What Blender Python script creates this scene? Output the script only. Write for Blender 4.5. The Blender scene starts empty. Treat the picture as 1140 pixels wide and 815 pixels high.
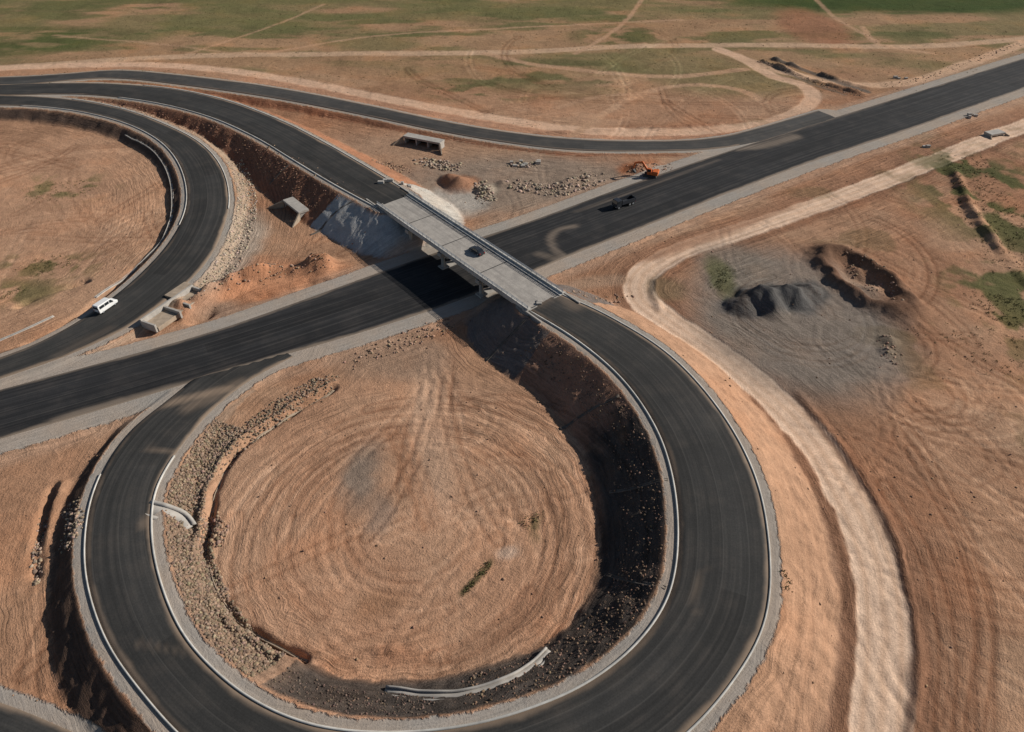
import bpy, math, random
import numpy as np
from mathutils import Vector, Matrix
random.seed(4); rng=np.random.default_rng(7)
sc=bpy.context.scene

# ------------------------------------------------------------------ survey helpers
# The plan of the site was traced from the drone photograph: W() turns a traced
# sight line into metres on the ground (or on a surface at height z).
CAMH=100.0; FPX=800.0; TH=math.radians(40); S_=math.sin(TH); C_=math.cos(TH)
def W(u,v,z=0.0):
    t=(v-407.5)/FPX; k=(CAMH-z)/(S_+t*C_)
    return np.array([(u-570)/FPX*k,(C_-t*S_)*k,z])
def WL(pts,z=0.0): return np.array([W(p[0],p[1],p[2] if len(p)>2 else z) for p in pts])
def cr(P,n=8):
    P=np.asarray(P,float); Q=np.vstack([2*P[0]-P[1],P,2*P[-1]-P[-2]]); out=[]
    for i in range(1,len(Q)-2):
        for k in range(n):
            t=k/n; a,b,c,d=Q[i-1],Q[i],Q[i+1],Q[i+2]
            out.append(.5*((2*b)+(c-a)*t+(2*a-5*b+4*c-d)*t*t+(3*b-a-3*c+d)*t**3))
    out.append(P[-1]); return np.array(out)
def near(P,L,margin=45.):
    N=len(P); D=np.full(N,1e3); T=np.zeros(N); SD=np.ones(N)
    L=np.asarray(L)[:,:2]
    m=(P[:,0]>L[:,0].min()-margin)&(P[:,0]<L[:,0].max()+margin)&(P[:,1]>L[:,1].min()-margin)&(P[:,1]<L[:,1].max()+margin)
    ix=np.nonzero(m)[0]
    if len(ix)==0: return D,T,SD
    px=P[ix,0];py=P[ix,1]
    best=np.full(len(ix),1e12);bt=np.zeros(len(ix));sd=np.ones(len(ix))
    for i in range(len(L)-1):
        ax,ay=L[i];bx,by=L[i+1]-L[i]; l2=bx*bx+by*by
        if l2<1e-9: continue
        dx=px-ax;dy=py-ay
        t=np.clip((dx*bx+dy*by)/l2,0,1); qx=dx-t*bx;qy=dy-t*by; dd=qx*qx+qy*qy
        u=dd<best; best[u]=dd[u];bt[u]=t[u]+i; sd[u]=np.sign(bx*dy-by*dx)[u]
    D[ix]=np.sqrt(best);T[ix]=bt;SD[ix]=sd
    return D,T,SD
def sstep(a,b,x):
    t=np.clip((x-a)/(b-a),0,1); return t*t*(3-2*t)
def vn(x,y,seed=0.):
    xi=np.floor(x);yi=np.floor(y);fx=x-xi;fy=y-yi
    fx=fx*fx*(3-2*fx);fy=fy*fy*(3-2*fy)
    def h(a,b):
        q=np.sin(a*127.1+b*311.7+seed*74.7)*43758.5453; return q-np.floor(q)
    return (h(xi,yi)*(1-fx)+h(xi+1,yi)*fx)*(1-fy)+(h(xi,yi+1)*(1-fx)+h(xi+1,yi+1)*fx)*fy
def fbm(x,y,o=4,seed=0.):
    r=0;a=.5;t=0
    for i in range(o):
        r=r+a*vn(x*2**i+i*13.7,y*2**i-i*7.1,seed+i);t+=a;a*=.5
    return r/t

# ------------------------------------------------------------------ roads
def make_road(pairs,n=8):
    A=cr([W(p[0],p[1],p[4]) for p in pairs],n);B=cr([W(p[2],p[3],p[4]) for p in pairs],n)
    C=(A+B)/2
    for it in range(2):
        T=np.gradient(C[:,:2],axis=0);T/=np.linalg.norm(T,axis=1)[:,None]
        Nn=np.stack([-T[:,1],T[:,0]],1)
        dA=near(C[:,:2],A)[0];dB=near(C[:,:2],B)[0]
        sg=np.sign((Nn*(A-C)[:,:2]).sum(1))
        sh=np.clip((dA-dB)/2,-6,6)
        C[:,:2]+=Nn*(sg*sh)[:,None]
    hw=(near(C[:,:2],A)[0]+near(C[:,:2],B)[0])/2
    for it in range(3):
        hw[1:-1]=(hw[:-2]+2*hw[1:-1]+hw[2:])/4
        C[1:-1]=(C[:-2]+2*C[1:-1]+C[2:])/4
    s=np.r_[0,np.cumsum(np.linalg.norm(np.diff(C[:,:2],axis=0),axis=1))]
    return dict(C=C,hw=hw,s=s)
R={}
R['hwy']=make_road([(-300,520,-300,580,.8),(-140,472,-140,530,.8),(0,434,0,488,.8),(120,402,130,450,.8),(240,368,255,412,.8),(340,333,360,382,.8),
 (440,297,468,349,.8),(530,266,560,315,.8),(600,243,640,282,.8),(700,206,722,250,.8),(800,172,822,210,.8),(900,140,920,174,.8),(1000,109,1020,141,.8),(1140,65,1158,92,.8),(1300,16,1320,40,.8),(1420,-20,1440,0,.8)])
R['loopB']=make_road([(587,344,624,328,7),(641,377,673,350,7),(692,420,741,392,6.9),(730,474,797,452,6.7),(750,532,838,525,6.5),(756,600,855,605,6.2),
 (746,662,851,690,5.9),(711,716,808,767,5.6),(656,760,740,835,5.3),(590,790,640,890,5),(515,810,540,925,4.8),(430,817,430,930,4.6),(350,809,310,895,4.4),
 (285,783,215,830,4.1),(235,745,155,765,3.8),(200,702,118,710,3.5),(178,650,98,650,3.1),(168,600,95,600,2.7),(170,555,103,552,2.3),(185,520,122,510,1.9),
 (210,485,150,475,1.5),(240,452,190,443,1.1),(282,420,232,410,.86),(335,392,285,383,.8)])
R['loopL']=make_road([(-260,480,-260,510,.85),(-120,437,-120,462,.9),(0,398,0,421,1.1),(52,377,70,397,1.2),(102,348,134,368,1.4),(150,311,188,331,1.7),(190,268,232,288,2),(208,228,254,232,2.4),
 (203,190,248,190,2.7),(183,161,224,160,2.95),(150,141,185,139,3.05),(108,128,135,121,3.08),(60,120,75,110,3.1),(0,117,0,106,3.1),(-120,119,-120,107,3.1),(-300,124,-300,111,3.1)])
R['main']=make_road([(-300,112,-300,100,3.05),(-100,106,-100,95,3.05),(0,106,0,94,3.05),(90,105,95,92,3.2),(165,113,180,97,3.8),(230,129,250,111,4.6),(283,152,310,133,5.6),(325,177,358,157,6.4),(370,204,405,184,6.9),(420,231,458,216,7)])
R['far']=make_road([(-300,103,-300,92,3),(-100,97,-100,86,3),(0,96,0,86,3),(70,90,75,82,3),(130,87,133,78,2.9),(200,94,205,84,2.8),(300,108,305,97,2.3),(400,127,405,116,1.8),(480,144,485,133,1.4),
 (560,158,565,147,1.1),(640,167,645,155,.95),(730,168,735,157,.9),(800,165,798,153,.86),(866,152,850,141,.8),(930,134,915,122,.78)])
R['corner']=make_road([(-120,745,-150,800,.4),(0,782,-30,845,.4),(60,806,20,870,.4),(100,826,60,900,.4),(125,860,80,950,.4)])

# ------------------------------------------------------------------ ground grid
def ax_pos(f,start,end,far):
    L=[start]
    while L[-1]<end: L.append(L[-1]+f(L[-1]))
    st=f(end)
    while L[-1]<far: st*=1.18; L.append(L[-1]+st)
    return L
ys=ax_pos(lambda y:.38+max(0,y-80)*.0030,26,450,3500)
lo=[];y=26;st=.8
while y>-600: y-=st; st*=1.25; lo.append(y)
ys=np.array(lo[::-1]+ys)
xp=ax_pos(lambda x:.42+max(0,x-75)*.0042,0,300,3200)
xs=np.array([-a for a in xp[1:]][::-1]+xp)
nx,ny=len(xs),len(ys)
GX,GY=np.meshgrid(xs,ys); P=np.stack([GX.ravel(),GY.ravel()],1); N=len(P); X=P[:,0];Y=P[:,1]
warp=np.stack([fbm(X*.25,Y*.25,3,3)-.5,fbm(X*.25,Y*.25,3,9)-.5],1)
PW=P+warp*3.0
PW2=P+warp*1.2

base=(fbm(X*.02,Y*.02,3,1)-.5)*1.0+(fbm(X*.18,Y*.18,4,2)-.5)*.42
base*=sstep(20,60,Y)*.8+.2
# loop ground inside is graded flat
cen=W(460,590)[:2]
rr=np.hypot(X-cen[0],Y-cen[1])
flat=1-sstep(34,46,rr)
base=base*(1-flat*.75)
H=base.copy(); de=np.full(N,200.); rid=np.zeros(N,int)-1
info={}
sw={'hwy':4.6,'loopB':1.9,'loopL':1.7,'main':1.6,'far':1.5,'corner':2}
inside=[]
for i,(k,r) in enumerate(R.items()):
    d,t,sd=near(P,r['C'])
    idx=np.arange(len(r['C']));z=np.interp(t,idx,r['C'][:,2]);hw=np.interp(t,idx,r['hw']);s=np.interp(t,idx,r['s'])
    e=d-hw; info[k]=(e,s,sd,z,d,t)
    h=z-.13-np.maximum(0,e-sw[k])*.60+(warp[:,0]*1.1+(fbm(X*.9,Y*.9,2,55)-.5)*.35)*sstep(sw[k],sw[k]+3,e)
    up=(h>H)&(d<900); H[up]=h[up]; rid[up]=i
    de=np.minimum(de,e-sw[k]+1.6)
    inside.append((d<900)&(e<.9))
for (k,r),m in zip(R.items(),inside):
    z=info[k][3]; H[m]=np.minimum(H[m],z[m]-.13)

def pl(pts,z=0): return cr(WL(pts,z),6)
def lmask(pts,w,soft=.8,PP=None,z=0):
    d,t,sd=near(PW2 if PP is None else PP,pl(pts,z),30); return 1-sstep(w/2-soft/2,w/2+soft/2,d)
def blob(u,v,rx,ry,soft=.3,PP=None):
    c=W(u,v);PP=PW if PP is None else PP
    q=np.hypot((PP[:,0]-c[0])/rx,(PP[:,1]-c[1])/ry); return 1-sstep(1-soft,1+soft,q)
offroad=sstep(.5,3.5,de)   # keep hand-made relief off the carriageways
# relief details
def mound(u,v,r,h,sharp=1.0,el=1.):
    global H
    c=W(u,v); q=np.hypot((PW2[:,0]-c[0])/(r*el),(PW2[:,1]-c[1])/r); H=H+h*np.clip(1-q,0,1)**sharp*offroad
def ridge(pts,w,h,even=0):
    global H
    d,t,sd=near(PW2,pl(pts),30); f=.35+1.3*sstep(.3,.7,fbm(X*.12,Y*.12,3,31))
    if even: f=.8+.4*fbm(X*.3,Y*.3,2,32)
    H=H+h*np.clip(1-d/w,0,1)*f*offroad
for (u,v,r,h) in [(826,342,4.6,2.6),(841,333,4.6,3.2),(856,338,5,3.4),(871,329,4.8,3.0),(886,335,4.4,2.8),(898,325,4,2.4),(862,349,3.8,1.8),(512,206,5.5,3),(500,200,4,2),(540,212,3.5,1.8),(722,190,6,1.6),(737,191,4,1.2),(708,189,4,1.2),(360,318,5,1.2),(990,380,2.5,1),(985,392,2,.8),(438,722,1.6,.7),(420,725,1.4,.4)]:
    mound(u,v,r,h)
c=W(962,312); q=np.hypot((PW[:,0]-c[0]+.22*(PW[:,1]-c[1]))/7.0,(PW[:,1]-c[1])/14); H+=offroad*(1.9*np.exp(-((q-1)/.28)**2)*(.6+.8*fbm(X*.25,Y*.25,3,66))-1.2*np.exp(-(q/.7)**2))
mound(972,322,4,1.6); mound(955,300,3.5,1.2)
ridge([(205,345),(250,322),(300,305),(365,296)],4.5,2.4); ridge([(215,356),(262,338),(320,322),(372,312)],2.4,-1.2)
ridge([(890,440),(955,520),(992,590),(1014,660),(1020,740),(1010,830)],1.3,.38,1)
ridge([(735,345),(728,325),(745,300),(800,275),(900,242),(1000,208),(1100,170)],1.6,.5,1)
ridge([(20,340),(60,322),(95,312)],1.6,-1.2); ridge([(30,384),(70,362),(110,335),(150,300)],1.6,-.9)
ridge([(60,545),(45,590),(40,640)],1.3,-.9); ridge([(70,540),(55,590),(52,640)],1.4,.5)
ridge([(372,432),(320,462),(262,505),(236,560),(228,620),(240,665),(280,705),(340,735)],1.1,-.9)
ridge([(372,426),(316,458),(254,503),(228,560),(220,620),(232,668),(274,712),(335,742)],1.0,.5)
ridge([(1060,190),(1085,240),(1125,290),(1160,330)],2.5,1.0)
ridge([(600,150),(700,143),(800,138),(860,125)],2.0,.6); ridge([(850,68),(900,88),(960,105)],2,1.2);ridge([(862,66),(910,82),(965,98)],2,1.0)
ridge([(560,205),(600,208),(655,200)],3,1.0)

# ------------------------------------------------------------------ ground colours
col=np.zeros((N,3)); col[:]=(.40,.23,.14)
smoothw=np.zeros(N)
def paint(m,c,a=1.0):
    global col
    m=np.clip(m*a,0,1)[:,None]; col=col*(1-m)+np.array(c)*m
def mul(m,f,a=1.0):
    global col
    m=np.clip(m*a,0,1)[:,None]; col=col*(1-m+m*np.array(f))
GREEN=(.075,.095,.032); OLIVE=(.205,.165,.08); TAN=(.50,.31,.195); PALE=(.62,.42,.29); RED=(.31,.155,.088)
# red/tan zoning
paint(sstep(.42,.62,fbm(X*.018,Y*.03,4,5)),RED,.6)
paint(sstep(.52,.66,fbm(X*.03,Y*.04,4,77)),(.46,.29,.185),.6)
# far fields
farw=sstep(262,322,Y-.06*X+(fbm(X*.02,Y*.02,3,12)-.5)*60)
paint(farw,(.34,.215,.12),.75)
g=fbm(X*.016,Y*.045,5,15)
paint(farw*sstep(.46,.62,g),OLIVE,.85)
paint(sstep(290,370,Y)*sstep(.50,.64,fbm(X*.03,Y*.09,5,18)),(.115,.12,.048),.8)
paint(sstep(370,410,Y-.12*X)*sstep(.36,.60,fbm(X*.02,Y*.06,4,19)),(.155,.145,.062),.8)
paint(blob(1020,2,100,24,.35),(.05,.075,.022),.95); paint(blob(30,45,46,24,.5)*sstep(.42,.60,fbm(X*.06,Y*.14,4,22)),GREEN,.85)
paint(blob(690,40,22,16,.5)*sstep(.38,.55,fbm(X*.08,Y*.16,4,23)),GREEN,.8);paint(blob(820,90,30,18,.5),OLIVE,.85);paint(blob(745,68,34,16,.5),OLIVE,.6);paint(blob(600,80,50,18,.5)*sstep(.44,.60,fbm(X*.06,Y*.12,4,25)),(.12,.115,.05),.85)
paint(blob(540,100,22,12,.5)*sstep(.45,.6,fbm(X*.09,Y*.14,4,26)),(.11,.105,.045),.8)
paint(blob(905,30,16,34,.3),(.30,.14,.08),.75)
# tracks
def track(pts,w,c=PALE,a=.9,soft=1.4,sm=0.):
    global smoothw
    m=lmask(pts,w,soft); paint(m,c,a)
    if sm: smoothw=np.maximum(smoothw,m*sm)
# broad graded strip outside the slip road
track([(-80,84),(60,78),(160,76),(250,84),(350,101),(440,121),(540,141),(640,153),(740,154),(820,148)],16,(.47,.26,.165),.7,8)
track([(-60,80),(60,72),(200,63),(330,60),(470,60),(600,57),(700,52),(860,50),(1000,52),(1100,47),(1180,40)],6.5,(.52,.35,.23))
track([(-80,80),(60,74),(160,72),(250,78),(350,93),(440,112),(540,130),(640,144),(740,147),(830,141),(880,129),(905,111),(895,96),(860,85),(828,66),(800,55)],6.5,(.62,.41,.28),.9,1.4,.5)
track([(828,66),(870,80),(940,93),(1010,92),(1080,70),(1160,42)],6.5,(.58,.38,.25))
track([(640,60),(668,45),(700,20),(720,-10)],2.4,TAN,.7)
track([(300,58),(420,40),(600,30),(760,22)],2.4,TAN,.6)
track([(540,60),(620,75),(740,85),(830,78)],4,TAN,.8); track([(960,30),(980,50),(1040,60)],3,TAN,.7); track([(905,-5),(930,20),(975,45)],2.6,TAN,.6)
track([(640,150),(700,110),(760,95),(820,100),(860,120)],3.5,TAN,.8); track([(620,120),(680,105),(760,110)],3,TAN,.5);track([(200,63),(300,30),(360,5)],2.2,TAN,.5);track([(60,40),(180,50),(280,62)],2.2,TAN,.5)
track([(862,66),(905,82),(965,102)],3,(.14,.12,.10),.85,1);track([(850,70),(895,90),(940,106)],2,(.17,.14,.11),.7,1)
# island base colour
inn=1-sstep(36,40,np.hypot(PW2[:,0]-cen[0]+.5,(PW2[:,1]-cen[1])*.92))
colb=col.copy(); paint(inn,(.50,.30,.19),.9); k_=inn[:,None]*.25; col=col*(1-k_)+colb*k_
paint(inn*sstep(.5,.66,fbm(X*.06,Y*.05,4,61)),(.41,.22,.13),.45)
paint(blob(60,235,45,62,.25),(.49,.295,.185),.7)
# scattered wheel tracks, each one vehicle pass (a pair of ruts)
def onepass(pts,f,amp,gap=1.15,sg=.36):
    global H
    L=np.asarray(pts)[:,:2]
    d,_,_=near(P,L,5); w_=sg+np.clip(Y-150,0,400)*.0022
    m=np.exp(-((d-gap)/w_)**2)*offroad; mul(m,f,amp); H=H-m*.09*(.3+amp)
def passes(n,u0,u1,v0,v1,lmin,lmax,curv,seed,amp=.8,heading0=None):
    rg=np.random.default_rng(seed)
    for i in range(n):
        c0=W(rg.uniform(u0,u1),rg.uniform(v0,v1))[:2]; a=rg.uniform(0,6.28) if heading0 is None else heading0+rg.normal(0,.35); k=rg.normal(0,curv); L=rg.uniform(lmin,lmax); pts=[c0]
        for j in range(14):
            a+=k*L/14; k+=rg.normal(0,curv*.3); pts.append(pts[-1]+np.array([math.cos(a),math.sin(a)])*L/14)
        onepass(pts,(.60,.53,.50) if rg.random()<.6 else (1.28,1.34,1.38),amp*rg.uniform(.5,1))
passes(30,880,1140,330,815,30,90,.03,3,.8,-1.2)
passes(22,860,1140,330,815,25,80,.05,33,.75)
passes(16,900,1140,180,330,25,70,.03,4,.8,-.9)
passes(18,330,600,450,720,20,50,.05,6,.5)
passes(9,465,500,400,430,25,50,.01,8,.75,-math.pi/2)
passes(20,10,170,150,300,20,60,.03,7,.7)
passes(24,500,860,70,130,40,120,.015,9,.7)
passes(12,0,120,520,815,15,30,.03,10,.8)
passes(12,120,420,250,350,15,40,.03,13,.7,.55)
passes(14,480,700,170,230,15,40,.04,14,.7)
rg=np.random.default_rng(21)
def ringpass(c,r0,r1,n,amp,ex=1.,sp0=.8,sp1=3.2):
    for i in range(n):
        r=rg.uniform(r0,r1);a0=rg.uniform(0,6.28);sp=rg.uniform(sp0,sp1);off=rg.normal(0,1.8,2);a=np.linspace(a0,a0+sp,26)
        onepass(np.stack([c[0]+off[0]+r*np.cos(a)*ex,c[1]+off[1]+r*np.sin(a)],1),(.60,.53,.50) if rg.random()<.55 else (1.25,1.3,1.33),amp*rg.uniform(.4,1),1.1,.34)
ringpass(cen,20,35,34,.75); ringpass(cen,8,20,10,.45)
ringpass(W(1032,440),4,12,8,.8,1.3,2,6); ringpass(W(60,235),30,46,14,.6)
# service road + side strips
SRV=[(985,900),(980,815),(985,730),(980,650),(955,572),(900,482),(822,410),(742,355),(713,330),(718,306),(760,280),(850,250),(950,215),(1050,176),(1140,140),(1260,95)]
track([(1065,900),(1060,815),(1060,700),(1038,600),(985,500),(905,430),(830,385)],10,(.26,.135,.08),.6,5)
track([(870,850),(905,740),(908,640),(874,530),(812,450),(745,390),(690,345)],9,(.47,.28,.18),.9,3,.4)
track(SRV,13,(.25,.13,.078),.85,2.2); track(SRV,7.6,(.70,.50,.36),1,.8,.9); track(SRV,1.0,(.55,.36,.24),.6,.9)
for o_ in (-2.3,2.3,-3.6,3.6):
    L=cr(WL(SRV),6); T=np.gradient(L[:,:2],axis=0);T/=np.linalg.norm(T,axis=1)[:,None]; d,_,_=near(P,L[:,:2]+np.stack([-T[:,1],T[:,0]],1)*o_,10); mul(np.exp(-(d/.45)**2),(.82,.77,.73) if abs(o_)<3 else (1.08,1.1,1.12),.9)
for pts in ([(885,850),(905,740),(905,640),(873,530),(812,450)],[(862,830),(888,740),(890,640),(860,540),(800,460),(740,400)],[(1050,815),(1055,720),(1035,630),(985,540)],[(1085,815),(1095,700),(1070,600),(1015,500)]):
    onepass(pl(pts),(.68,.60,.56),.8)
track([(640,300),(720,285),(820,250),(920,208),(1040,162),(1140,125)],6,(.34,.185,.112),.8,3)
track([(560,345),(640,318),(690,312)],5,(.42,.28,.19),.7,3)
track([(880,435),(948,523),(986,592),(1010,660),(1016,740),(1006,830)],1.1,(.14,.07,.043),.75,1)  # thin dark line along the berm: its shadow painted on the earth
# stockyard
paint(blob(885,350,24,30,.25),(.215,.185,.155),.92); paint(blob(940,385,13,13,.4),(.23,.19,.155),.6); paint(blob(820,300,9,12,.4)*.9,(.24,.20,.16),.8)
for (u,v) in [(828,342),(842,333),(857,338),(872,330),(887,336),(899,326)]: paint(blob(u,v,5.5,5.5,.3),(.11,.105,.10),.95)
paint(blob(803,308,3.6,9,.4),(.09,.10,.035),.7); paint(blob(740,322,5,5,.4),(.16,.14,.08),.5)
ringpass(W(885,350),10,22,10,.6)
c=W(962,312); q=np.hypot((PW[:,0]-c[0]+.22*(PW[:,1]-c[1]))/7.5,(PW[:,1]-c[1])/14.5); paint(np.exp(-((q-.95)/.35)**2),(.15,.085,.055),.92)  # brown earth of the pit, darkened with the shadow of its ridge
# right edge grass
gm=sstep(.46,.60,fbm(X*.16,Y*.13,5,40))
paint(blob(1120,225,20,42,.4)*gm,(.07,.085,.03),.9); paint(blob(1130,330,14,18,.4)*gm,GREEN,.85); paint(blob(1060,230,12,25,.5)*gm,(.14,.12,.05),.5); paint(blob(1130,380,20,14,.5)*gm,(.15,.12,.05),.6)
paint(sstep(.62,.72,fbm(X*.07,Y*.07,4,44))*sstep(70,95,X)*(Y<260),(.17,.12,.06),.5)
# island marks
paint(lmask([(478,395),(476,450),(482,520),(484,570)],6,6),(.57,.38,.26),.6)
paint(lmask([(430,480),(455,540),(472,590)],1.2,1.6),(.36,.18,.10),.7);paint(lmask([(440,480),(462,530),(482,585)],1.0,1.6),(.36,.18,.10),.6);paint(lmask([(450,478),(472,528),(490,580)],.8,1.4),(.36,.18,.10),.5)
paint(blob(402,530,3.0,7,.6),(.22,.18,.145),.8);paint(blob(422,572,2.5,4.5,.6),(.27,.2,.155),.65);paint(blob(425,670,4,2.5,.5),(.30,.16,.09),.6)
paint(blob(440,400,12,8,.5),(.34,.225,.155),.8)
paint(lmask([(515,660),(530,643),(546,627)],.9,.9),(.10,.085,.04),.9);paint(blob(592,582,2.6,3,.6)*gm,(.14,.115,.055),.8);paint(blob(565,618,2,1.2,.6),(.5,.4,.32),.5)
paint(blob(440,728,4,2.5,.5),(.33,.165,.095),.7)
# left island and area between ramps
paint(blob(70,210,14,9,.7)*sstep(.54,.64,fbm(X*.2,Y*.2,4,50)),(.16,.14,.06),.8)
paint(blob(50,295,14,6,.7)*sstep(.52,.62,fbm(X*.25,Y*.25,4,51)),(.14,.12,.05),.8); paint(blob(15,325,12,6,.6)*gm,(.13,.12,.05),.8)
paint(blob(585,205,42,22,.35),(.28,.22,.17),.85); paint(blob(430,165,30,12,.5),(.33,.215,.145),.6); paint(blob(505,225,10,10,.3),(.42,.38,.33),.9)
paint(blob(722,190,10,6,.3),(.34,.13,.06),.95); paint(blob(512,205,6,6,.3),(.33,.165,.095),.9); paint(blob(540,213,4,5,.3),(.36,.3,.23),.9)
paint(blob(290,310,28,9,.4),(.44,.21,.115),.85); paint(lmask([(205,350),(262,328),(320,312),(372,303)],3,2),(.50,.25,.14),.9); paint(blob(250,280,9,22,.3),(.46,.38,.30),.8)
paint(blob(300,345,20,4,.4),(.30,.215,.16),.6)
paint(blob(45,560,22,30,.4),(.42,.24,.145),.5)
# slopes by road
keys=list(R.keys())
def dom(k): return rid==keys.index(k)
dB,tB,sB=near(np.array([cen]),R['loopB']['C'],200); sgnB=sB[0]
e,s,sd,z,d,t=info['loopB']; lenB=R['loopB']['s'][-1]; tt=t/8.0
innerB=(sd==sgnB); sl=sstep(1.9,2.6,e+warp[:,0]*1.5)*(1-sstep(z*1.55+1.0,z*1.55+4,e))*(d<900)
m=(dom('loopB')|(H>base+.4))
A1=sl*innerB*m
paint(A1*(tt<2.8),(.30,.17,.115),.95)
paint(A1*sstep(2.5,3.0,tt+warp[:,0])*(tt<13),(.065,.058,.052),.95)  # dark gravel, with the shade of this slope painted into its colour
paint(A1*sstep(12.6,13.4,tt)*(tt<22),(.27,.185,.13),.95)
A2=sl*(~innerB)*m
paint(A2*(tt<11),(.45,.265,.165),.85); paint(A2*(tt>=11),(.09,.062,.048),.9)  # second paint: shadow on the left outer slope put into the earth colour
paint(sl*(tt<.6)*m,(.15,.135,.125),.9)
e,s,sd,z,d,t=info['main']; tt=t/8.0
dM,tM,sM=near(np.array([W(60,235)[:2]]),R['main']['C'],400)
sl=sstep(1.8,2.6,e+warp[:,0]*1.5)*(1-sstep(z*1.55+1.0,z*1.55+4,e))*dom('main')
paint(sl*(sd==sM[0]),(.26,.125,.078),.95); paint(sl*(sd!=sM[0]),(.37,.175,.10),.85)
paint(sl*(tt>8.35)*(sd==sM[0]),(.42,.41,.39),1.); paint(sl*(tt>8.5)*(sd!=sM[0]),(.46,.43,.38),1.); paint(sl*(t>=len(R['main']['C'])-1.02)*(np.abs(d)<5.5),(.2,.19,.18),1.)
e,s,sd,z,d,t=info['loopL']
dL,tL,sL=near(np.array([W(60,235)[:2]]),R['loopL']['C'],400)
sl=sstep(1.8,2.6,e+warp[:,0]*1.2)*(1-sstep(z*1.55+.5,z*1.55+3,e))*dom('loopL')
paint(sl*(sd==sL[0]),(.10,.07,.055),.95); paint(sl*(sd!=sL[0]),(.42,.32,.23),.8)  # inner slope painted dark for its shade, outer side is pale stone
e,s,sd,z,d,t=info['far']; sl=sstep(1.6,2.4,e)*(1-sstep(z*1.55+1,z*1.55+4,e))*dom('far'); paint(sl,(.33,.15,.085),.9)
e,s,sd,z,d,t=info['hwy']; paint(sstep(3.6,5,e)*(1-sstep(6,9,e))*(d<900),(.44,.29,.20),.6)
for (k,r),m in zip(R.items(),inside):
    z=info[k][3]; H[m]=np.minimum(H[m],z[m]-.13)

# streak field (direction in which machines graded / drove)
stv=np.zeros((N,3)); wst=np.full(N,.30)
cands=[cr(WL(SRV),5),R['hwy']['C'],R['far']['C'],R['loopL']['C'],R['loopB']['C']]
bd=np.full(N,1e9)
for i,Lc in enumerate(cands):
    dd,ti,si=near(P,Lc,140); ss=np.r_[0,np.cumsum(np.linalg.norm(np.diff(Lc[:,:2],axis=0),axis=1))]
    sv=np.interp(ti,np.arange(len(Lc)),ss); u=dd<bd; bd[u]=dd[u]
    stv[u,0]=dd[u]*1.1+i*37+(warp[u,0])*1.5; stv[u,1]=sv[u]*.05
bd=np.minimum(bd,400)
wst+= .5*(1-sstep(14,38,bd))
ii=rr<39
ang=np.arctan2(Y-cen[1],X-cen[0])
stv[ii,0]=(rr*1.0+warp[:,0]*2.2+3.5*np.cos(ang+1))[ii]; stv[ii,1]=(np.cos(ang)*1.6)[ii]; stv[ii,2]=(np.sin(ang)*1.6)[ii]
wst[ii]=.15+.65*sstep(10,30,rr)[ii]
wst=wst*(1-.7*farw)*(.45+.9*sstep(.35,.65,fbm(X*.05,Y*.05,3,71)))*(1-.6*smoothw)
bd=smoothw

# ------------------------------------------------------------------ mesh helpers
def mk_mesh(name,V,F,smooth=True):
    me=bpy.data.meshes.new(name); V=np.asarray(V,dtype=np.float32);F=np.asarray(F,dtype=np.int32)
    n,k=F.shape
    me.vertices.add(len(V)); me.vertices.foreach_set('co',V.ravel())
    me.loops.add(n*k); me.loops.foreach_set('vertex_index',F.ravel())
    me.polygons.add(n); me.polygons.foreach_set('loop_start',np.arange(0,n*k,k,dtype=np.int32)); me.polygons.foreach_set('loop_total',np.full(n,k,dtype=np.int32))
    if smooth: me.polygons.foreach_set('use_smooth',np.ones(n,dtype=bool))
    me.update(calc_edges=True); me.validate(); return me
def vattr(me,name,A):
    at=me.attributes.new(name,'FLOAT_VECTOR','POINT'); at.data.foreach_set('vector',np.asarray(A,dtype=np.float32).ravel())
def add(name,me,mat=None,parent=None):
    o=bpy.data.objects.new(name,me); sc.collection.objects.link(o)
    if mat and me: me.materials.append(mat)
    if parent: o.parent=parent
    return o
def empty(name,loc=(0,0,0),rotz=0):
    o=bpy.data.objects.new(name,None); sc.collection.objects.link(o); o.location=loc; o.rotation_euler[2]=rotz; o.empty_display_size=1; return o

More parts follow.
